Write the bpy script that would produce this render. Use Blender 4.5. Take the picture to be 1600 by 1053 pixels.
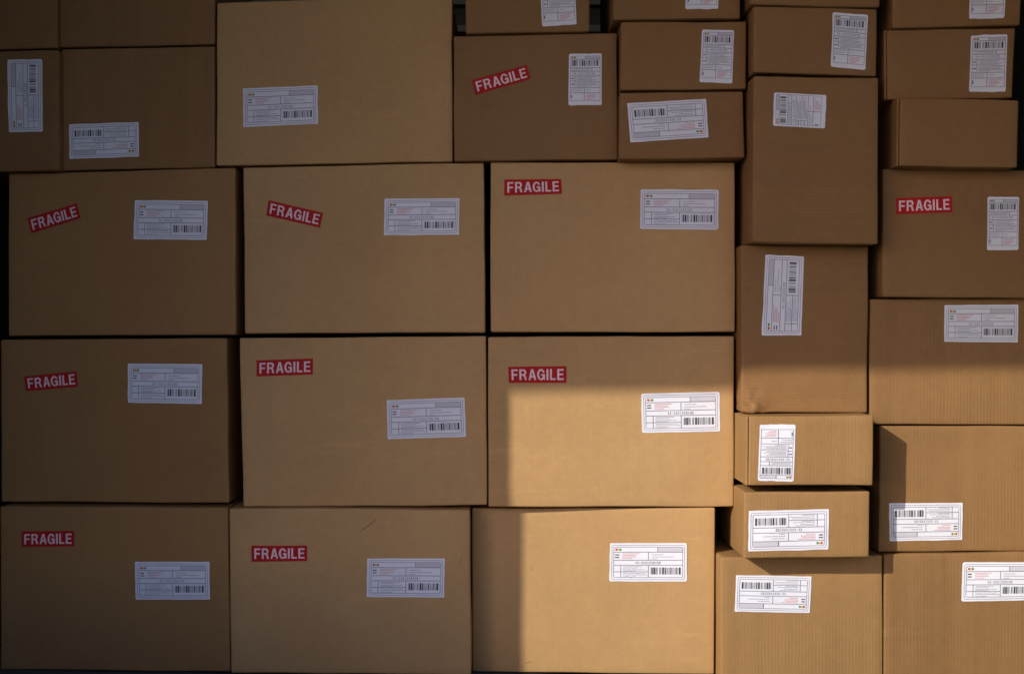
import bpy, math, random
from mathutils import Vector, noise
from mathutils.geometry import tessellate_polygon

S = bpy.context.scene
for o in list(bpy.data.objects):
    bpy.data.objects.remove(o)
COL = S.collection

# ------------------------------------------------------------------ camera, sky, sun, exposure
LENS = 50.0
D = 2.85                      # metres from the camera to the wall of boxes
PXM = 2.05 / 1600             # metres per photograph pixel on the plane y = 0
F_PX = D / PXM

cam_data = bpy.data.cameras.new('camera')
cam = bpy.data.objects.new('camera', cam_data)
COL.objects.link(cam)
cam.location = (0, -D, 0)
cam.rotation_euler = (math.radians(90), 0, 0)
cam_data.sensor_width = 36
cam_data.lens = 36 * F_PX / 1600
cam_data.clip_start = 0.05
cam_data.clip_end = 3000
S.camera = cam

SUN_A, SUN_B = 1.05, 0.70     # light travels (A, 1, -B)
to_sun = Vector((-SUN_A, -1, SUN_B)).normalized()
elev = math.asin(to_sun.z)

world = bpy.data.worlds.new('World')
S.world = world
world.use_nodes = True
wt = world.node_tree
bg = wt.nodes['Background']
sky = wt.nodes.new('ShaderNodeTexSky')
sky.sky_type = 'NISHITA'
sky.sun_disc = False
sky.sun_elevation = elev
sky.sun_rotation = math.atan2(to_sun.x, to_sun.y)
tint = wt.nodes.new('ShaderNodeVectorMath'); tint.operation = 'MULTIPLY'
tint.inputs[1].default_value = (1.02, .90, 1.10)
wt.links.new(sky.outputs[0], tint.inputs[0])
wt.links.new(tint.outputs[0], bg.inputs['Color'])
bg.inputs['Strength'].default_value = 0.15

sun_data = bpy.data.lights.new('sun', 'SUN')
sun = bpy.data.objects.new('sun', sun_data)
COL.objects.link(sun)
sun_data.energy = 3.1
sun_data.angle = math.radians(0.53)
sun_data.color = (1.0, 0.93, 0.84)
sun.rotation_euler = to_sun.to_track_quat('Z', 'Y').to_euler()
sun.location = to_sun * 30

vs = S.view_settings
vs.view_transform = 'Standard'
vs.look = 'None'
vs.gamma = 1
vs.use_curve_mapping = False
vs.exposure = 0.35

# ------------------------------------------------------------------ helpers
def unproject(px, py, p):
    """photograph pixel -> point on the plane y = -p"""
    k = PXM * (D - p) / D
    return Vector(((px - 800) * k, -p, (526.5 - py) * k))

def link(name, me, m=None, parent=None):
    o = bpy.data.objects.new(name, me)
    COL.objects.link(o)
    if m: me.materials.append(m)
    if parent:
        o.parent = parent
    return o

def mesh_from(name, vs_, fs, smooth=False):
    me = bpy.data.meshes.new(name)
    me.from_pydata([tuple(v) for v in vs_], [], fs)
    me.update()
    if smooth:
        for p in me.polygons: p.use_smooth = True
    return me

def box_data(x0, x1, y0, y1, z0, z1, vs_, fs):
    b = len(vs_)
    vs_ += [(x0,y0,z0),(x1,y0,z0),(x1,y1,z0),(x0,y1,z0),(x0,y0,z1),(x1,y0,z1),(x1,y1,z1),(x0,y1,z1)]
    fs += [tuple(b+i for i in f) for f in ((0,3,2,1),(4,5,6,7),(0,1,5,4),(1,2,6,5),(2,3,7,6),(3,0,4,7))]

# ------------------------------------------------------------------ materials
def new_mat(name):
    m = bpy.data.materials.new(name)
    m.use_nodes = True
    nt = m.node_tree
    return m, nt, nt.nodes['Principled BSDF']

def flat_mat(name, rgb, rough=0.6, var=0.0):
    m, nt, b = new_mat(name)
    b.inputs['Base Color'].default_value = (*rgb, 1)
    b.inputs['Roughness'].default_value = rough
    if var:
        tc = nt.nodes.new('ShaderNodeTexCoord')
        n = nt.nodes.new('ShaderNodeTexNoise'); n.inputs['Scale'].default_value = 26
        n.inputs['Detail'].default_value = 5
        r = nt.nodes.new('ShaderNodeMapRange')
        r.inputs['To Min'].default_value = 1 - var; r.inputs['To Max'].default_value = 1 + var
        r.inputs['From Min'].default_value = .3; r.inputs['From Max'].default_value = .7
        mx = nt.nodes.new('ShaderNodeVectorMath'); mx.operation = 'SCALE'
        mx.inputs[0].default_value = rgb
        nt.links.new(tc.outputs['Object'], n.inputs['Vector'])
        nt.links.new(n.outputs['Fac'], r.inputs['Value'])
        nt.links.new(r.outputs['Result'], mx.inputs['Scale'])
        nt.links.new(mx.outputs[0], b.inputs['Base Color'])
    return m

def kraft(name, rgb, flute=None, strength=0.5, band=0.05, streak=.06):
    """cardboard: pulp fibres, cloudy tone, faint flute lines, specks"""
    m, nt, b = new_mat(name)
    N, L = nt.nodes, nt.links
    def math_(op, a, c=None, clamp=False):
        n = N.new('ShaderNodeMath'); n.operation = op; n.use_clamp = clamp
        for i, v in enumerate((a, c)):
            if v is None: continue
            if hasattr(v, 'links'): L.new(v, n.inputs[i])
            else: n.inputs[i].default_value = v
        return n.outputs[0]
    tc = N.new('ShaderNodeTexCoord')
    oi = N.new('ShaderNodeObjectInfo')
    add = N.new('ShaderNodeVectorMath'); add.operation = 'ADD'
    sc = N.new('ShaderNodeVectorMath'); sc.operation = 'SCALE'
    sc.inputs[0].default_value = (37.0, 11.0, 23.0)
    L.new(oi.outputs['Random'], sc.inputs['Scale'])
    L.new(tc.outputs['Object'], add.inputs[0]); L.new(sc.outputs[0], add.inputs[1])
    P = add.outputs[0]
    def noise_(scale, detail=4, rough=.55, stretch=None):
        n = N.new('ShaderNodeTexNoise')
        n.inputs['Scale'].default_value = scale; n.inputs['Detail'].default_value = detail
        n.inputs['Roughness'].default_value = rough
        if stretch:
            mp = N.new('ShaderNodeMapping'); mp.inputs['Scale'].default_value = stretch
            L.new(P, mp.inputs['Vector']); L.new(mp.outputs[0], n.inputs['Vector'])
        else:
            L.new(P, n.inputs['Vector'])
        return n.outputs['Fac']
    cloud = noise_(4.5, 4, .55)
    mott = noise_(60, 5, .65)
    fib = noise_(520, 3, .6, (1, 1, .35))
    fib2 = noise_(900, 2, .6)
    sep = N.new('ShaderNodeSeparateXYZ'); L.new(P, sep.inputs[0])
    f = 'X' if flute in (None, 'V') else 'Z'
    lineb = noise_(34, 3, .6, (1, .2, .03) if f == 'X' else (.03, .2, 1))     # broad soft streaks along the flutes
    warp = noise_(16, 3, .6)
    ph = math_('MULTIPLY', sep.outputs[f], 2*math.pi/0.0066)
    ph = math_('ADD', ph, math_('MULTIPLY', warp, 3.5))
    wave = math_('MULTIPLY', math_('SINE', ph), 0.5)
    patch = noise_(7, 3, .6)
    patch = math_('MULTIPLY', math_('SUBTRACT', patch, .28), 2.6, True)
    wave = math_('MULTIPLY', wave, patch)
    # value factor
    v = math_('MULTIPLY', math_('SUBTRACT', cloud, .5), .26)
    v = math_('ADD', v, math_('MULTIPLY', math_('SUBTRACT', mott, .5), .24))
    v = math_('ADD', v, math_('MULTIPLY', math_('SUBTRACT', fib, .5), .22))
    v = math_('ADD', v, math_('MULTIPLY', math_('SUBTRACT', fib2, .5), .12))
    v = math_('ADD', v, math_('MULTIPLY', math_('SUBTRACT', lineb, .5), streak))
    v = math_('ADD', v, math_('MULTIPLY', wave, band*1.5 if flute else band*.4))
    rnd = math_('MULTIPLY', math_('SUBTRACT', oi.outputs['Random'], .5), .07)
    v = math_('ADD', math_('ADD', v, rnd), 1.0)
    # sparse dark specks and small scuffs
    vo = N.new('ShaderNodeTexVoronoi'); vo.inputs['Scale'].default_value = 9
    L.new(P, vo.inputs['Vector'])
    speck = math_('LESS_THAN', vo.outputs['Distance'], .020)
    nz = noise_(300, 2)
    sp = N.new('ShaderNodeMapRange'); L.new(vo.outputs['Distance'], sp.inputs['Value'])
    sp.inputs['From Min'].default_value = .012; sp.inputs['From Max'].default_value = .035
    sp.inputs['To Min'].default_value = .42; sp.inputs['To Max'].default_value = 0
    v = math_('SUBTRACT', v, math_('MULTIPLY', sp.outputs[0], nz))
    scuff = noise_(14, 6, .7, (.25, 1, 1.6))
    sf = math_('MULTIPLY', math_('SUBTRACT', scuff, .62), 1.2, True)
    v = math_('ADD', v, sf)
    # worn, paler paper plus a painted edge light along the folds
    geo = N.new('ShaderNodeNewGeometry')
    wear_light = math_('MULTIPLY', math_('SUBTRACT', geo.outputs['Pointiness'], .53), 3.0, True)
    wn = noise_(70, 3, .6)
    wear_light = math_('MULTIPLY', wear_light, math_('MULTIPLY', math_('SUBTRACT', wn, .35), 2.2, True))
    v = math_('ADD', v, math_('MULTIPLY', wear_light, .55))
    mul = N.new('ShaderNodeVectorMath'); mul.operation = 'SCALE'
    hue = N.new('ShaderNodeMix'); hue.data_type = 'RGBA'
    hue.inputs['A'].default_value = (rgb[0]*1.02, rgb[1]*.97, rgb[2]*.93, 1)
    hue.inputs['B'].default_value = (rgb[0]*.98, rgb[1]*1.03, rgb[2]*1.06, 1)
    L.new(noise_(3, 2), hue.inputs['Factor'])
    L.new(hue.outputs['Result'], mul.inputs[0]); L.new(v, mul.inputs['Scale'])
    L.new(mul.outputs[0], b.inputs['Base Color'])
    b.inputs['Roughness'].default_value = .72
    b.inputs['Specular IOR Level'].default_value = .3
    # relief
    h = math_('MULTIPLY', wave, .00026 if flute else .00005)
    h = math_('ADD', h, math_('MULTIPLY', fib, .00018))
    h = math_('ADD', h, math_('MULTIPLY', mott, .00022))
    h = math_('ADD', h, math_('MULTIPLY', noise_(18, 3, .5), .0007))
    bp = N.new('ShaderNodeBump'); bp.inputs['Strength'].default_value = strength
    bp.inputs['Distance'].default_value = 1.0
    L.new(h, bp.inputs['Height']); L.new(bp.outputs[0], b.inputs['Normal'])
    return m

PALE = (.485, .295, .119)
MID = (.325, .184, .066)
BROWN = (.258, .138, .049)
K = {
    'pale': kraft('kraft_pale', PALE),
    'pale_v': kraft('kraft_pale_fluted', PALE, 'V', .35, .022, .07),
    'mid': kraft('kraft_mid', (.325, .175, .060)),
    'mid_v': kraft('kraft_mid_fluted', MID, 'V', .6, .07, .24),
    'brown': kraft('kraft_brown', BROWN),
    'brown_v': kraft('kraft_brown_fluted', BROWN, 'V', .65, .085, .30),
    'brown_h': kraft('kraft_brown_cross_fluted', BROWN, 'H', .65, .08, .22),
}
M_PAPER = flat_mat('label_paper', (.79, .81, .85), .6, .03)
M_INK = flat_mat('printing_ink_grey', (.15, .15, .20), .6)
M_THIN = flat_mat('printing_ink_pale', (.26, .26, .31), .6)
M_BAR = flat_mat('barcode_ink', (.035, .033, .036), .5)
M_GREY = flat_mat('tinted_block', (.58, .58, .62), .6)
M_PINK = flat_mat('red_fine_print', (.62, .30, .30), .6)
M_RED = flat_mat('sticker_red', (.45, .016, .016), .6, .10)
M_WHITE = flat_mat('sticker_lettering', (.84, .62, .62), .6)
for m_ in (M_RED, M_WHITE): m_.node_tree.nodes['Principled BSDF'].inputs['Specular IOR Level'].default_value = .12
M_DR = flat_mat('dot_red', (.55, .06, .03), .5)
M_DY = flat_mat('dot_yellow', (.75, .45, .08), .5)
M_DG = flat_mat('dot_green', (.03, .30, .13), .5)
M_GB = flat_mat('mark_teal', (.02, .16, .13), .5)

# ------------------------------------------------------------------ setting
def bay_mat():
    m, nt, b = new_mat('dark_green_paint')
    n = nt.nodes.new('ShaderNodeTexNoise'); n.inputs['Scale'].default_value = 6; n.inputs['Detail'].default_value = 6
    cr = nt.nodes.new('ShaderNodeValToRGB')
    cr.color_ramp.elements[0].position = .35; cr.color_ramp.elements[0].color = (.016, .018, .014, 1)
    cr.color_ramp.elements[1].position = .7; cr.color_ramp.elements[1].color = (.036, .042, .032, 1)
    tc = nt.nodes.new('ShaderNodeTexCoord')
    nt.links.new(tc.outputs['Object'], n.inputs['Vector'])
    nt.links.new(n.outputs['Fac'], cr.inputs[0]); nt.links.new(cr.outputs[0], b.inputs['Base Color'])
    b.inputs['Roughness'].default_value = .6
    return m
M_BAY = bay_mat()
M_RAIL = flat_mat('grey_green_rail', (.17, .18, .13), .6, .15)
M_TARP = flat_mat('green_tarpaulin', (.10, .15, .10), .55, .15)
M_FLOOR = flat_mat('grey_floor', (.07, .072, .07), .8, .2)
M_GROUND = flat_mat('asphalt', (.06, .058, .055), .9, .15)

FLOOR_Z = -.71
XL, XR = -1.09, 1.10
WALL_Y = -1.037               # front end of the side walls
ROOF_Z, ROOF_Y = 1.234, -1.921

v, f = [], []
box_data(XL-.05, XR+.05, -1.25, .95, FLOOR_Z-.15, FLOOR_Z, v, f)
v = [(a, b_, c if c < FLOOR_Z-.1 else -.6795-.021*a) for a, b_, c in v]      # the floor falls a little to the right
o = link('floor', mesh_from('floor', v, f), M_FLOOR); o['kind'] = 'structure'
# joints of the floor plates (shallow strips)
v, f = [], []
box_data(XL, XR, -1.249, .95, FLOOR_Z-.004-.9, FLOOR_Z-.154, v, f)
o = link('floor_base', mesh_from('floor_base', v, f), M_GROUND); o['kind'] = 'structure'
v, f = [], []
R_ = 900
v = [(-R_, -R_, -1.60), (R_, -R_, -1.60), (R_, R_, -1.60), (-R_, R_, -1.60)]
o = link('ground', mesh_from('ground', v, [(0, 1, 2, 3)]), M_GROUND); o['kind'] = 'structure'

bay = bpy.data.objects.new('loading_bay', None); COL.objects.link(bay)
bay.location = (0, .9, FLOOR_Z)
bay['label'] = 'dark green bay walls seen in the black gaps behind and beside the boxes'
bay['category'] = 'loading bay'
def bay_part(name, x0, x1, y0, y1, z0, z1, m=M_BAY):
    v, f = [], []
    box_data(x0, x1, y0-.9, y1-.9, z0-FLOOR_Z, z1-FLOOR_Z, v, f)
    return link(name, mesh_from(name, v, f), m, bay)
bay_part('side_wall', XL-.06, XL, WALL_Y, .96, FLOOR_Z+.002, ROOF_Z-.002)
bay_part('side_wall', XR, XR+.06, WALL_Y, .96, FLOOR_Z+.002, ROOF_Z-.002, M_TARP)
bay_part('rear_wall', XL, XR, .90, .96, FLOOR_Z+.002, ROOF_Z-.002)
for z, zt in ((.12, .22), (.46, .56), (.795, .812), (.866, .97)):
    bay_part('rail', XL+.002, XR-.002, .86, .898, z, zt, M_RAIL)
bay_part('shade_block', XL+.002, XR-.002, -1.24, -.62, FLOOR_Z+.002, -.546)  # added unseen block, keeps low sky light off the bottom row
bay_part('shade_block_top', XL+.002, XR-.002, -1.24, -1.12, -.544, -.43)  # added upper step, cuts ground light so the dimming reaches higher
# roof with its slightly slanting front edge
def roof_edge(x): return ROOF_Y + .0215*(x+1.8)
v = [(XL-1.6, roof_edge(XL-1.6)-.9, ROOF_Z-FLOOR_Z), (XR+.06, roof_edge(XR+.06)-.9, ROOF_Z-FLOOR_Z), (XR+.06, .06, ROOF_Z-FLOOR_Z), (XL-1.6, .06, ROOF_Z-FLOOR_Z)]
v += [(a, b_, c+.06) for a, b_, c in v]
f = [(0,3,2,1),(4,5,6,7),(0,1,5,4),(1,2,6,5),(2,3,7,6),(3,0,4,7)]
link('roof', mesh_from('roof', v, f), M_BAY, bay)

# ------------------------------------------------------------------ boxes
def bulge(seed, X, Z, e):
    """how far the front face stands out at (X, Z); e = 0 at the rim .. 1 inside"""
    n1 = noise.noise(Vector((X*5.5, seed*7.3, Z*5.5)))
    n2 = noise.noise(Vector((X*17, seed*3.1+40, Z*17)))
    return e*(.0016 + .0030*n1) + .0006*n2

class Face:
    """the front face of one box as a bent sheet"""
    def __init__(s, quad, p, seed):
        if not isinstance(p, tuple): p = (p, p, p, p)          # TL TR BR BL
        s.P = [unproject(q[0], q[1], pp) for q, pp in zip(quad, p)]
        s.quad, s.seed, s.p = quad, seed, p
        s.w = (s.P[1]-s.P[0]).length; s.h = (s.P[3]-s.P[0]).length
    def at(s, u, v_):                                           # u right, v down
        P = s.P
        q = P[0]*(1-u)*(1-v_) + P[1]*u*(1-v_) + P[2]*u*v_ + P[3]*(1-u)*v_
        d = min(u*s.w, (1-u)*s.w, v_*s.h, (1-v_)*s.h)
        e = max(0, min(1, d/.07)); e = e*e*(3-2*e)
        q = q.copy(); q.y -= bulge(s.seed, q.x, q.z, e)
        return q
    def uv(s, px, py):
        """photograph pixel on this face -> (u, v)"""
        pm = sum(s.p)/4
        u = v_ = .5
        for _ in range(12):
            q = s.at(u, v_)
            k = F_PX/(D+q.y)
            ex = px - (800+q.x*k); ez = py - (526.5-q.z*k)
            u += ex/(s.w*k); v_ += ez/(s.h*k)
        return u, v_

def shell(face, org, depth, r=.0035, step=.013, x_in=0.0, crumple=None):
    """rounded, slightly bent cardboard body behind the face"""
    w, h, d = face.w, face.h, depth
    def coords(L_):
        n = max(4, int((L_-2*r)/step))
        return [0, r*.35, r] + [r + (L_-2*r)*i/n for i in range(1, n)] + [L_-r, L_-r*.35, L_]
    if crumple: step = .006
    cu, cv = coords(w), coords(h)
    n = max(3, int(depth/.06))
    cd = [0, r*.35, r, .012, .03] + [.03+(d-.03)*i/n for i in range(1, n)] + [d-r, d]
    nu, nv, nd = len(cu), len(cv), len(cd)
    idx, V = {}, []
    sd = face.seed
    def vert(i, j, k):
        key = (i, j, k)
        if key in idx: return idx[key]
        a, b_, c = cu[i], cv[j], cd[k]
        ia, ib, ic = (min(max(a, r), w-r), min(max(b_, r), h-r), min(max(c, r), d-r))
        dv = Vector((a-ia, b_-ib, c-ic))
        if dv.length > 1e-9:
            dv = dv.normalized()*r
        a, b_, c = ia+dv.x, ib+dv.y, ic+dv.z
        q = face.at(a/w, b_/h)
        q.y += c
        if x_in and a < w/2: q.x += x_in*(1-a/(w/2))
        # wander of the edges
        g = Vector((q.x*9+sd, q.y*9, q.z*9))
        nn = noise.noise_vector(g)
        ex = max(0, 1-min(a, w-a)/.05); ez = max(0, 1-min(b_, h-b_)/.05)
        q.x += nn.x*.0011*ex; q.z += nn.z*.0013*ez
        if crumple:
            for (cx_, cz_, rad, amp) in crumple:
                dd = ((a-cx_)**2+(b_-cz_)**2+(c*.8)**2)**.5
                if dd < rad:
                    t = (1-dd/rad)
                    q.y += t*amp*(1.1+1.7*noise.noise(q*95))
                    q.x += t*amp*(.5+1.2*noise.noise(q*80+Vector((9, 0, 0))))
                    q.z += t*amp*(.4+1.1*noise.noise(q*80+Vector((0, 9, 0))))
        V.append(q-org)
        idx[key] = len(V)-1
        return idx[key]
    Fs = []
    for i in range(nu-1):
        for j in range(nv-1):
            Fs.append((vert(i,j,0), vert(i,j+1,0), vert(i+1,j+1,0), vert(i+1,j,0)))
            Fs.append((vert(i,j,nd-1), vert(i+1,j,nd-1), vert(i+1,j+1,nd-1), vert(i,j+1,nd-1)))
    for i in range(nu-1):
        for k in range(nd-1):
            Fs.append((vert(i,0,k), vert(i+1,0,k), vert(i+1,0,k+1), vert(i,0,k+1)))
            Fs.append((vert(i,nv-1,k), vert(i,nv-1,k+1), vert(i+1,nv-1,k+1), vert(i+1,nv-1,k)))
    for j in range(nv-1):
        for k in range(nd-1):
            Fs.append((vert(0,j,k), vert(0,j,k+1), vert(0,j+1,k+1), vert(0,j+1,k)))
            Fs.append((vert(nu-1,j,k), vert(nu-1,j+1,k), vert(nu-1,j+1,k+1), vert(nu-1,j,k+1)))
    return mesh_from('body', V, Fs, True)

class Sheet:
    """a printed sheet glued on a face; design coordinates 0..1, y down"""
    def __init__(s, face, org, quad, lift=.0007, seed=0):
        s.face, s.org, s.lift, s.seed = face, org, lift, seed
        s.c = [Vector(face.uv(*q)) for q in quad]
    def at(s, x, y, up=0.0):
        c = s.c
        q = c[0]*(1-x)*(1-y) + c[1]*x*(1-y) + c[2]*x*y + c[3]*(1-x)*y
        p_ = s.face.at(q.x, q.y)
        # the edges lift a little here and there
        e = min(x, 1-x, y, 1-y)
        e = max(0, 1-e/.10)
        l = .0009*e*max(0, noise.noise(Vector((x*3+s.seed, y*3, s.seed*5.1)))+.15)
        p_.y -= s.lift + l + up
        return p_ - s.org
    def paper(s, name, m, parent, rad, aspect, nx=16, ny=10, wob=.006):
        # rounded-corner grid: superposed rows, with a thin rim turned back to the box
        V, Fs = [], []
        rx, ry = rad, rad*aspect
        def edge(t, r_):
            if r_ <= 0: return 0
            if t < r_: return r_*(1-math.sqrt(max(0, 1-((r_-t)/r_)**2)))
            if t > 1-r_: return edge(1-t, r_)
            return 0
        ys = sorted(set([0, ry*.15, ry*.5, ry] + [ry+(1-2*ry)*i/ny for i in range(1, ny)] + [1-ry, 1-ry*.5, 1-ry*.15, 1])) if ry > 0 else [i/ny for i in range(ny+1)]
        nrow = nx+1
        for y in ys:
            ins = edge(y, ry)/max(ry, 1e-6)*rx if ry > 0 else 0
            wl = wob*noise.noise(Vector((y*4, s.seed*3.3, 0))); wr = wob*noise.noise(Vector((y*4, s.seed*3.3, 9)))
            for i in range(nrow):
                x = ins + (1-2*ins)*i/nx
                x2 = x + wl*(1-x) + wr*x
                y2 = y + 2*wob*noise.noise(Vector((x*4, s.seed, 5)))*(1-y) + 2*wob*noise.noise(Vector((x*4, s.seed, 15)))*y
                V.append(s.at(x2, y2))
        for j in range(len(ys)-1):
            for i in range(nx):
                a = j*nrow+i
                Fs.append((a, a+nrow, a+nrow+1, a+1))
        # rim
        per = [i for i in range(nrow)] + [j*nrow+nx for j in range(1, len(ys))] + \
              [(len(ys)-1)*nrow+i for i in range(nx-1, -1, -1)] + [j*nrow for j in range(len(ys)-2, 0, -1)]
        b = len(V)
        for i in per:
            q = V[i].copy(); q.y += s.lift*.9; V.append(q)
        n = len(per)
        for i in range(n):
            j = (i+1) % n
            Fs.append((per[i], per[j], b+j, b+i))
        return link(name, mesh_from(name, V, Fs, False), m, parent)

class Ink:
    def __init__(s, sheet): s.s, s.V, s.F = sheet, [], []
    def quad(s, pts, up=.00025):
        b = len(s.V)
        s.V += [s.s.at(x, y, up+.00025) for x, y in pts]
        s.F.append(tuple(range(b, b+len(pts))))
    def rect(s, x0, y0, x1, y1, up=.00025):
        n = max(1, int(abs(x1-x0)/.12)); m_ = max(1, int(abs(y1-y0)/.2))
        for i in range(n):
            for j in range(m_):
                a, b = x0+(x1-x0)*i/n, x0+(x1-x0)*(i+1)/n
                c, d = y0+(y1-y0)*j/m_, y0+(y1-y0)*(j+1)/m_
                s.quad([(a, c), (a, d), (b, d), (b, c)], up)
    def hline(s, x0, x1, y, t, up=.00026): s.rect(x0, y-t/2, x1, y+t/2, up)
    def vline(s, x, y0, y1, t, up=.00032): s.rect(x-t/2, y0, x+t/2, y1, up)
    def wavy(s, x0, x1, y, t, amp, rng, up=.00026):
        n = max(3, int((x1-x0)/.022)); ph = rng.random()*6
        p_ = None
        fr = 60+rng.random()*50
        for i in range(n+1):
            x = x0+(x1-x0)*i/n
            yy = y+amp*math.sin(x*fr+ph)*(.5+.5*math.sin(x*17+ph))
            if p_: s.quad([(p_[0], p_[1]-t/2), (p_[0], p_[1]+t/2), (x, yy+t/2), (x, yy-t/2)], up)
            p_ = (x, yy)
    def disc(s, cx, cy, rx, ry, up=.0003):
        s.quad([(cx+rx*math.cos(a), cy-ry*math.sin(a)) for a in [2*math.pi*i/14 for i in range(14)]], up)
    def frame(s, x0, y0, x1, y1, rx, ry, tx, ty, up=.00025):
        def ring(o):
            pts = []
            for cx, cy, a0 in ((x1-rx, y0+ry, 0), (x0+rx, y0+ry, 90), (x0+rx, y1-ry, 180), (x1-rx, y1-ry, 270)):
                for k in range(6):
                    a = math.radians(a0+k*18)
                    pts.append((cx+(rx-o*tx)*math.cos(a), cy-(ry-o*ty)*math.sin(a)))
            return pts
        A, B = ring(0), ring(1)
        # long sides are cut up so that they follow the sheet
        def dens(R):
            out = []
            for i in range(len(R)):
                p0, p1 = R[i], R[(i+1) % len(R)]
                n = 8 if i % 6 == 5 else 1
                for k in range(n): out.append((p0[0]+(p1[0]-p0[0])*k/n, p0[1]+(p1[1]-p0[1])*k/n))
            return out
        A, B = dens(A), dens(B)
        for i in range(len(A)):
            j = (i+1) % len(A)
            s.quad([A[i], A[j], B[j], B[i]], up)
    def code(s, text, x0, y0, cw, ch, t):
        """small glyphs: strokes as quads"""
        W = cw*.62
        tx, ty = t, t*ch/cw*.55
        for i, c in enumerate(text):
            x = x0+i*cw
            if c == 'X':
                s.quad([(x, y0), (x+W-tx, y0+ch), (x+W, y0+ch), (x+tx, y0)], .00026)
                s.quad([(x+W-tx, y0), (x, y0+ch), (x+tx, y0+ch), (x+W, y0)], .00033)
            elif c == '-':
                s.rect(x, y0+ch*.45, x+W, y0+ch*.45+ty, .00026)
            elif c == '0':
                s.rect(x, y0, x+tx, y0+ch, .00026); s.rect(x+W-tx, y0, x+W, y0+ch, .00026)
                s.rect(x+tx, y0, x+W-tx, y0+ty, .00026); s.rect(x+tx, y0+ch-ty, x+W-tx, y0+ch, .00026)
            elif c == '1':
                s.rect(x+W/2-tx/2, y0, x+W/2+tx/2, y0+ch-ty, .00026); s.rect(x+W*.15, y0+ch-ty, x+W*.85, y0+ch, .00026)
                s.quad([(x+W*.15, y0+ch*.22), (x+W*.15, y0+ch*.34), (x+W/2-tx/2, y0+ch*.14), (x+W/2-tx/2, y0)], .00026)
    def done(s, name, m, parent):
        return link(name, mesh_from(name, s.V, s.F), m, parent)

BARS = [(0,.012),(.028,.035),(.085,.05),(.15,.006),(.17,.012),(.2,.008),(.22,.006),(.285,.008),(.305,.014),(.335,.006),(.378,.055),(.46,.034),
        (.51,.006),(.54,.012),(.575,.008),(.61,.012),(.65,.030),(.70,.006),(.73,.012),(.765,.006),(.80,.010),(.83,.022),(.87,.008),(.895,.006),(.93,.058)]
CODE = 'XX-XXX1XX0100'

def barcode(sheet, x0, y0, x1, y1, parent):
    k = Ink(sheet)
    for a, w in BARS:
        k.rect(x0+(x1-x0)*a, y0, x0+(x1-x0)*(a+w), y1)
    k.done('barcode', M_BAR, parent)

def label_wide(face, org, quad, parent, seed):
    rng = random.Random(seed)
    s = Sheet(face, org, quad, seed=seed)
    lab = s.paper('shipping_label', M_PAPER, parent, .022 if seed % 3 == 0 else .008, 2.0)
    k = Ink(s)
    ty, tx = .0135, .0065
    k.frame(.026, .048, .974, .952, .028, .056, .0045, .009, .0002)
    k.frame(.050, .098, .950, .900, .020, .040, .0055, .011, .00022)
    for y in (.235, .445, .575): k.hline(.053, .947, y, ty)
    k.hline(.053, .500, .745, ty)
    k.vline(.503, .235, .445, tx); k.vline(.503, .575, .895, tx); k.vline(.145, .575, .895, tx); k.vline(.622, .103, .235, tx)
    k.done('printed_lines', M_INK, lab)
    k = Ink(s); k.rect(.628, .106, .944, .227, .0002); k.done('tinted_block', M_GREY, lab)
    k = Ink(s)
    for y, a, b in ((.300, .545, .70), (.358, .545, .83), (.410, .545, .62)): k.wavy(a, b, y, .011, .006, rng)
    for y, b in ((.610, .42), (.645, .36), (.690, .45), (.720, .34), (.785, .46), (.825, .49), (.870, .33)):
        k.wavy(.175, b, y, .010, .011, rng)
    k.done('fine_print', M_THIN, lab)
    k = Ink(s)
    for y, b in ((.275, .385), (.315, .335), (.355, .35), (.400, .29)): k.wavy(.165, b, y, .014, .004, rng)
    k.done('red_fine_print', M_PINK, lab)
    k = Ink(s); k.code(CODE, .335, .482, .0258, .062, .0042)
    k.done('tracking_number', M_INK, lab)
    k = Ink(s); k.rect(.070, .292, .122, .318); k.rect(.070, .358, .122, .384); k.done('equals_mark', M_BAR, lab)
    for n, x, m in (('red_dot', .085, M_DR), ('yellow_dot', .109, M_DY), ('green_dot', .137, M_DG)):
        k = Ink(s); k.disc(x, .168, .0145, .031, .0003 if n != 'yellow_dot' else .00027); k.done(n, m, lab)
    barcode(s, .535, .635, .925, .815, lab)

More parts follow.
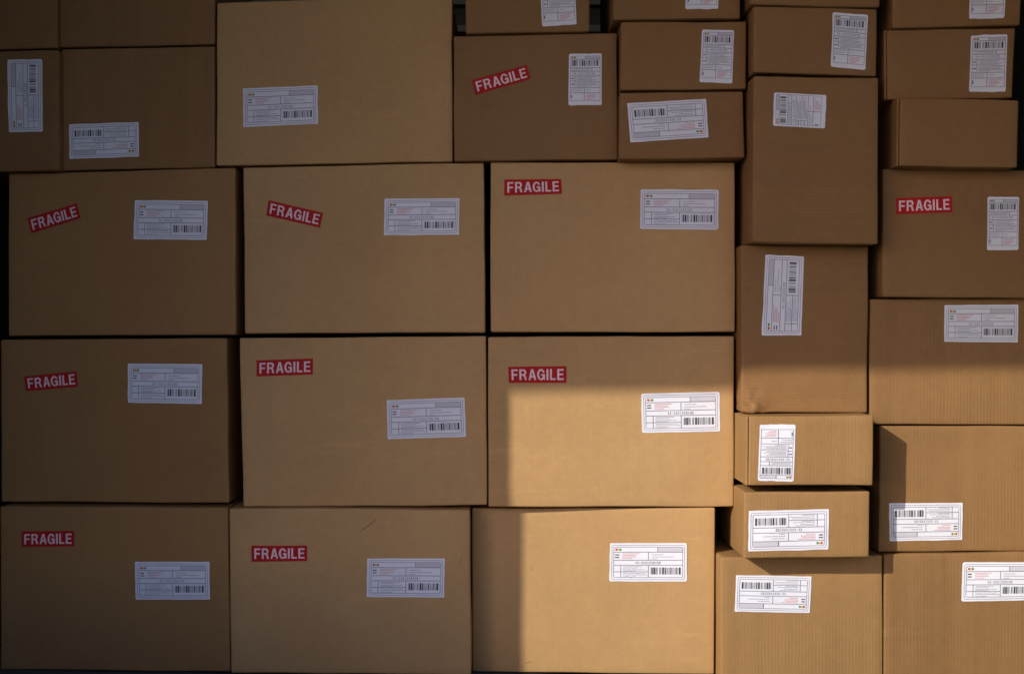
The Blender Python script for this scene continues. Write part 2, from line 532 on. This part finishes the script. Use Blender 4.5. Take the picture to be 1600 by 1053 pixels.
def label_tall(face, org, quad, parent, seed):
    rng = random.Random(seed)
    s = Sheet(face, org, quad, seed=seed)
    lab = s.paper('shipping_label', M_PAPER, parent, .05, .62, nx=10, ny=14)
    k = Ink(s)
    tx, ty = .014, .0085
    k.frame(.050, .045, .955, .915, .012, .008, .010, .006, .0002)
    for y in (.105, .275, .345, .430, .660, .760): k.hline(.058, .947, y, ty)
    k.hline(.058, .20, .53, ty); k.hline(.2, .947, .545, ty*.7)
    k.vline(.190, .430, .640, tx); k.vline(.475, .665, .915, tx); k.vline(.50, .050, .100, tx); k.vline(.70, .280, .34, tx)
    k.done('printed_lines', M_INK, lab)
    k = Ink(s); k.rect(.507, .051, .945, .100, .0002); k.done('tinted_block', M_GREY, lab)
    k = Ink(s)
    for y, a, b in ((.298, .10, .66), (.322, .10, .62), (.455, .24, .80), (.478, .24, .72), (.502, .24, .88), (.522, .24, .78),
                    (.570, .24, .90), (.592, .24, .82), (.614, .24, .92), (.634, .24, .55), (.690, .07, .42), (.725, .07, .38), (.708, .52, .66)):
        k.wavy(a, b, y, .0075, .005, rng)
    k.done('fine_print', M_THIN, lab)
    k = Ink(s)
    for y, b in ((.790, .88), (.815, .80), (.840, .84), (.865, .76), (.888, .70)): k.wavy(.53, b, y, .009, .003, rng)
    k.done('red_fine_print', M_PINK, lab)
    k = Ink(s); k.code(CODE, .14, .368, .052, .036, .0085); k.done('tracking_number', M_INK, lab)
    k = Ink(s); k.rect(.075, .470, .165, .486); k.rect(.075, .585, .165, .601); k.done('equals_mark', M_BAR, lab)
    for n, x, m in (('red_dot', .105, M_DR), ('yellow_dot', .150, M_DY), ('green_dot', .195, M_DG)):
        k = Ink(s); k.disc(x, .074, .026, .016, .0003 if n != 'yellow_dot' else .00027); k.done(n, m, lab)
    k = Ink(s); k.rect(.075, .800, .105, .865); k.done('teal_mark', M_GB, lab)
    barcode(s, .090, .125, .900, .240, lab)

def arc(cx, cy, rx, ry, a0, a1, n):
    return [(cx+rx*math.cos(math.radians(a0+(a1-a0)*i/n)), cy+ry*math.sin(math.radians(a0+(a1-a0)*i/n))) for i in range(n+1)]
GLYPH = {
    'F': (55, [[(0,0),(17,0),(17,41),(50,41),(50,57),(17,57),(17,84),(55,84),(55,100),(0,100)]]),
    'R': (65, [[(0,0),(17,0),(17,41),(33,41),(41,33),(44,10),(48,0),(67,0),(62,8),(59,30),(50,47)] + arc(37,72.5,25,27.5,-45,90,9)+[(0,100)],
               [(17,56),(36,56)] + arc(36,70,9,14,-90,90,7) + [(17,84)]]),
    'A': (68, [[(0,0),(18,0),(24,23),(46,23),(52,0),(70,0),(45,100),(25,100)], [(28,39),(42,39),(35,76)]]),
    'G': (68, [arc(35,50,35,51.5,25,300,24) + [(56,10),(58,2),(69,2),(69,54),(36,54),(36,38),(52,38)] + arc(35,50,17.5,35.5,-35,-335,24)]),
    'I': (17, [[(0,0),(17,0),(17,100),(0,100)]]),
    'L': (50, [[(0,0),(50,0),(50,16),(17,16),(17,100),(0,100)]]),
    'E': (56, [[(0,0),(57,0),(57,16),(17,16),(17,43),(52,43),(52,59),(17,59),(17,84),(56,84),(56,100),(0,100)]]),
}
def fragile(face, org, quad, parent, seed):
    s = Sheet(face, org, quad, seed=seed+50)
    st = s.paper('fragile_sticker', M_RED, parent, 0, 3.6, nx=12, ny=4, wob=.004)
    x, items = 0, []
    for c in 'FRAGILE':
        w, loops = GLYPH[c]
        items.append((x, loops)); x += w + (14 if c not in 'A' else 9)
    total = x-14
    V, Fs = [], []
    for ox, loops in items:
        pts = [[Vector((px, py, 0)) for px, py in lp] for lp in loops]
        tris = tessellate_polygon(pts)
        flat = [p_ for lp in pts for p_ in lp]
        b = len(V)
        for p_ in flat:
            V.append(s.at(.052+.90*(ox+p_.x)/total, .83-.665*p_.y/100, .0004))
        Fs += [tuple(b+i for i in t) for t in tris]
    link('lettering', mesh_from('lettering', V, Fs), M_WHITE, st)

def crease(face, org, pts, wid, m, parent, name='scratch'):
    """a thin raised sliver of torn paper"""
    V, Fs = [], []
    n = len(pts)
    for i, (px, py) in enumerate(pts):
        w = wid*math.sin(math.pi*(i+.25)/(n-.5))
        u, v_ = face.uv(px, py)
        q = face.at(u, v_)-org
        if i < n-1: dx, dy = pts[i+1][0]-px, pts[i+1][1]-py
        l = math.hypot(dx, dy)
        nx, nz = dy/l, dx/l
        V += [q+Vector((-nx*w, -.0001, -nz*w)), q+Vector((0, -.0008, 0)), q+Vector((nx*w, -.0001, nz*w))]
    for i in range(n-1):
        a = i*3
        Fs += [(a, a+1, a+4, a+3), (a+1, a+2, a+5, a+4)]
    link(name, mesh_from(name, V, Fs), m, parent)

def rot(q, kind):
    """reorder TL TR BR BL of the picture into the design's own TL TR BR BL"""
    a, b, c, d = q
    return {'n': (a, b, c, d), '180': (c, d, a, b), 'ccw': (d, a, b, c)}[kind]

GROUP = 'cardboard boxes stacked in a wall'
seed_n = [0]
FACES = {}
def cardboard_box(key, quad, p, mat, label, wide=None, tall=None, frag=None, depth=.40, flap=False, crumple=None, scratches=()):
    seed_n[0] += 1
    sd = seed_n[0]
    fc = Face(quad, p, sd)
    FACES[key] = fc
    bc = (fc.P[2]+fc.P[3])/2
    org = Vector((bc.x, bc.y+depth/2, min(fc.P[2].z, fc.P[3].z)))
    root = bpy.data.objects.new('cardboard_box', None); COL.objects.link(root)
    root.location = org
    root.empty_display_size = .05
    root['label'] = label; root['category'] = 'cardboard box'; root['group'] = GROUP
    xin = .0048 if flap else 0
    link('body', shell(fc, org, depth, x_in=xin, crumple=crumple), K[mat], root)
    if flap:
        # closing flap folded over the open end at the left, with a raw front edge
        for a, b in ((.004, .996),):
            V, Fs = [], []
            n = 14
            for i in range(n+1):
                t = a+(b-a)*i/n
                q = fc.at(0.0, t)
                wob = .0007*noise.noise(Vector((t*9, sd, 0)))
                dx = .0042
                for (ox, oy) in ((0, .0028), (.0008, .0012+wob), (dx-.0012, .0008+wob), (dx-.0006, .0022), (dx-.0006, depth-.004), (0, depth-.004)):
                    V.append(Vector((q.x+ox+.0003*wob, q.y+oy, q.z))-org)
            m_ = 6
            for i in range(n):
                for j in range(m_):
                    A, B = i*m_+j, i*m_+(j+1) % m_
                    Fs.append((A, A+m_, B+m_, B))
            Fs.append(tuple(range(m_)))
            Fs.append(tuple(n*m_+j for j in range(m_-1, -1, -1)))
            link('side_flap', mesh_from('side_flap', V, Fs), K[mat], root)
    if wide: label_wide(fc, org, rot(wide[0], wide[1]), root, sd)
    if tall: label_tall(fc, org, rot(tall[0], tall[1]), root, sd)
    if frag: fragile(fc, org, frag, root, sd)
    for pts, wid, mm in scratches: crease(fc, org, pts, wid, K[mm], root)
    return root

def R(x0, y0, x1, y1): return ((x0, y0), (x1, y0), (x1, y1), (x0, y1))

B = cardboard_box
# ---- left block, top rows
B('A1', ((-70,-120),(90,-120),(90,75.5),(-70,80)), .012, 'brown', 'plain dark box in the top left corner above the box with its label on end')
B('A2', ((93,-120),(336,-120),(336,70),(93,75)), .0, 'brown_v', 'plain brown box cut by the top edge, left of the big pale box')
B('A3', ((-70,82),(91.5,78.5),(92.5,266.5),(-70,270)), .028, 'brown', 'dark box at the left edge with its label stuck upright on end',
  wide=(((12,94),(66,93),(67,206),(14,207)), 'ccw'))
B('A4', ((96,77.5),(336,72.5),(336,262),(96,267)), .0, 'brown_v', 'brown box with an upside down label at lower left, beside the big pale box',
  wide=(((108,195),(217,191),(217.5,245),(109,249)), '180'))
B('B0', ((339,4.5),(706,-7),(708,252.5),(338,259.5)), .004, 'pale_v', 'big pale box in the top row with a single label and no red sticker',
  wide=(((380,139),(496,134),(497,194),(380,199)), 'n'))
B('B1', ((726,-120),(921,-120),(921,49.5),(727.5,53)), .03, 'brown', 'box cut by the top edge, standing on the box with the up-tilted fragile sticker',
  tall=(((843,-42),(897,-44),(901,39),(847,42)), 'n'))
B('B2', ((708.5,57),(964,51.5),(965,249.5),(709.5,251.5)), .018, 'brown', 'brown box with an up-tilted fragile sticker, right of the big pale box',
  tall=(((889,85),(940,84),(940,165),(888,165)), 'n'), frag=((737,126),(823,102),(829,124),(743,149)))
# ---- middle top stack
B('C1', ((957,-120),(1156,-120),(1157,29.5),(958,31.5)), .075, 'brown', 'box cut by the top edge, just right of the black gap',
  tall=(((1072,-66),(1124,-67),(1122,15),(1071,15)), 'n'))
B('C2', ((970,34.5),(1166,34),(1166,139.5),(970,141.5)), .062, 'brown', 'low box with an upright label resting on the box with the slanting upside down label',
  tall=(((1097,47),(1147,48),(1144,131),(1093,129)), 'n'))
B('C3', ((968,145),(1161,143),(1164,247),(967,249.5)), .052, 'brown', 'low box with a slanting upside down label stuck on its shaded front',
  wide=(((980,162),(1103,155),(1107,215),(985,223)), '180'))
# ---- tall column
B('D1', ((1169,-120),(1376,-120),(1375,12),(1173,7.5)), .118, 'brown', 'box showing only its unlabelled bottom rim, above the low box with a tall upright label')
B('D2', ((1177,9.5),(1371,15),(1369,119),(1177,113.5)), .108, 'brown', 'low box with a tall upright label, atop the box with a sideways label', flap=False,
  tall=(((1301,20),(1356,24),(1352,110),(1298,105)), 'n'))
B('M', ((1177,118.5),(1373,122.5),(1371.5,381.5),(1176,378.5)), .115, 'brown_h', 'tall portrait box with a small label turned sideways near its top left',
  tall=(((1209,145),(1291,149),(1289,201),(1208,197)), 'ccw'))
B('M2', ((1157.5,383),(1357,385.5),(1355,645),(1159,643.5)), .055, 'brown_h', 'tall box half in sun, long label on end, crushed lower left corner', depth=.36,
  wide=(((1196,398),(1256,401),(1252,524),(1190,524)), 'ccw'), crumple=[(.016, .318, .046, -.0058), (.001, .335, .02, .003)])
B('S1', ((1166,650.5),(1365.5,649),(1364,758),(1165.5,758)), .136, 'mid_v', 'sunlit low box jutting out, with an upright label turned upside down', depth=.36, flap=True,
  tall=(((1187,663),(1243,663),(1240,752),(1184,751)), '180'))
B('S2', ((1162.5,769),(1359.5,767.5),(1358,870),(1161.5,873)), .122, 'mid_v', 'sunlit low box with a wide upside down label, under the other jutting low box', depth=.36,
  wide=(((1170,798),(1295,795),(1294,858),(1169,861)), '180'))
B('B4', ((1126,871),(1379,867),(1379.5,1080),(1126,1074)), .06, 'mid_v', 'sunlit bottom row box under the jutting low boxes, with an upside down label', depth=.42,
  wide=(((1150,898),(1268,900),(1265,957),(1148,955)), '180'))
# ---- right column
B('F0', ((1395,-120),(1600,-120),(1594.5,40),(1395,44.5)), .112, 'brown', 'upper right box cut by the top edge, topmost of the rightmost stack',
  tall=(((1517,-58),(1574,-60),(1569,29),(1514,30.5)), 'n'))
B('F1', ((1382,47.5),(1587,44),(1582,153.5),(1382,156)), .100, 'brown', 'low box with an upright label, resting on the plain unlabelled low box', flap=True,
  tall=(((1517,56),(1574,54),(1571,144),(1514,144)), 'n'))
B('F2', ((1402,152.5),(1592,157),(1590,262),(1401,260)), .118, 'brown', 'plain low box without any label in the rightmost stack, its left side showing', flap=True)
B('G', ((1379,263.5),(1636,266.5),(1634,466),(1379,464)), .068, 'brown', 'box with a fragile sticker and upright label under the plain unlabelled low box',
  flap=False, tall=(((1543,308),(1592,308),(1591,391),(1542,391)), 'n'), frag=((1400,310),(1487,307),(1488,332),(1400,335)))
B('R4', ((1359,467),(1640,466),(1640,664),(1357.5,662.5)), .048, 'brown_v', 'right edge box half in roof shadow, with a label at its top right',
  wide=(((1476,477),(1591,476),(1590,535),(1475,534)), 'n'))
B('E', ((1375,665.5),(1642,666),(1642,860),(1373,862.5)), .051, 'brown_v', 'sunlit right edge box with a shadow down its left side and an upside down label',
  wide=(((1389,786),(1504,785),(1503,843),(1390,845)), '180'))
B('B5', ((1381.5,866),(1655,861),(1655,1087),(1381,1080)), .060, 'brown_v', 'sunlit box in the bottom right corner, its label cut by the photo edge',
  wide=(((1504,878),(1622,878),(1621,937),(1502,939)), 'n'))
# ---- big boxes, second row
B('J', ((12.5,272),(368,262.5),(368.5,523.5),(13,525)), .004, 'mid', 'big box in the second row at the left, fragile sticker tilted up', depth=.42,
  wide=(((211,313),(325,314),(323,375),(209,374)), 'n'), frag=((43,341),(120,318),(126,341),(49,365)))
B('K', ((380,262),(756,254),(758,519.5),(382.5,521.5)), .002, 'pale', 'big box in the second row with its fragile sticker tilted down to the right', depth=.42,
  wide=(((601,311),(718,310),(717,367),(600,368)), 'n'), frag=((420,313),(505,333),(500,356),(416,337)))
B('N', ((766.5,254),(1148,254),(1149,518.5),(766.5,519)), .004, 'pale', 'big box, entirely in shade, with a level fragile sticker in its top left corner', depth=.42,
  wide=(((1001,296),(1123,297),(1122,359),(1000,358)), 'n'), frag=((788,281),(877,280),(878,303),(788,306)))
# ---- third row
B('H', ((1,531),(355,528.5),(358,785.5),(1.5,784)), 0.0, 'mid', 'big box with a barely tilted fragile sticker, directly above the darkest bottom left box', depth=.42,
  wide=(((200,568),(316,569),(315,631),(200,629)), 'n'), frag=((38,588),(120,580),(122,604),(41,611)))
B('K3', ((374,528.5),(759.5,525),(761,789.5),(380,791.5)), .006, 'pale', 'big shaded box in the middle of the third row with its label half way down', depth=.42,
  wide=(((604,625),(726,621),(728,682),(606,686)), 'n'), frag=((401,563),(489,560),(489,585),(401,588)))
B('C', ((762.5,526),(1147.5,525),(1146.5,791),(762.5,792)), 0.0, 'pale_v', 'big box with fragile sticker on the corner where the sunlight begins', depth=.42,
  wide=(((1002,615),(1124,612),(1125,674),(1003,676)), 'n'), frag=((794,573),(885,572),(885,598),(795,598)))
# ---- bottom row
B('L1', ((0,790.5),(356,793),(359.5,1049),(0.5,1045)), .03, 'mid', 'darkest big box in the bottom left corner with a level fragile sticker', depth=.42,
  wide=(((211,877),(327,877),(328,936),(212,936)), 'n'), frag=((34,830),(116,829),(116,853),(34,854)))
B('L2', ((358,794),(733.5,796.5),(736,1053.5),(361,1051)), .03, 'pale', 'scratched big box in the bottom row with a level fragile sticker', depth=.42,
  wide=(((574,872),(695,872),(694,933),(573,932)), 'n'), frag=((393,852),(480,852),(480,876),(393,877)),
  scratches=[([(562,831),(570,825),(579,818),(590,809)], .0008, 'mid'), ([(717,882),(719,876),(723,868)], .0007, 'mid')])
B('P', ((737.5,794),(1117,793),(1116,1053),(738,1049.5)), (-.03, 0, 0, -.03), 'pale_v', 'big sunlit bottom row box without red sticker, shadow on its left', depth=.42,
  wide=(((953,848),(1073,848),(1073,908),(952,908)), 'n'),
  scratches=[([(821,1035),(826,1034),(831,1032.5)], .0008, 'brown')])
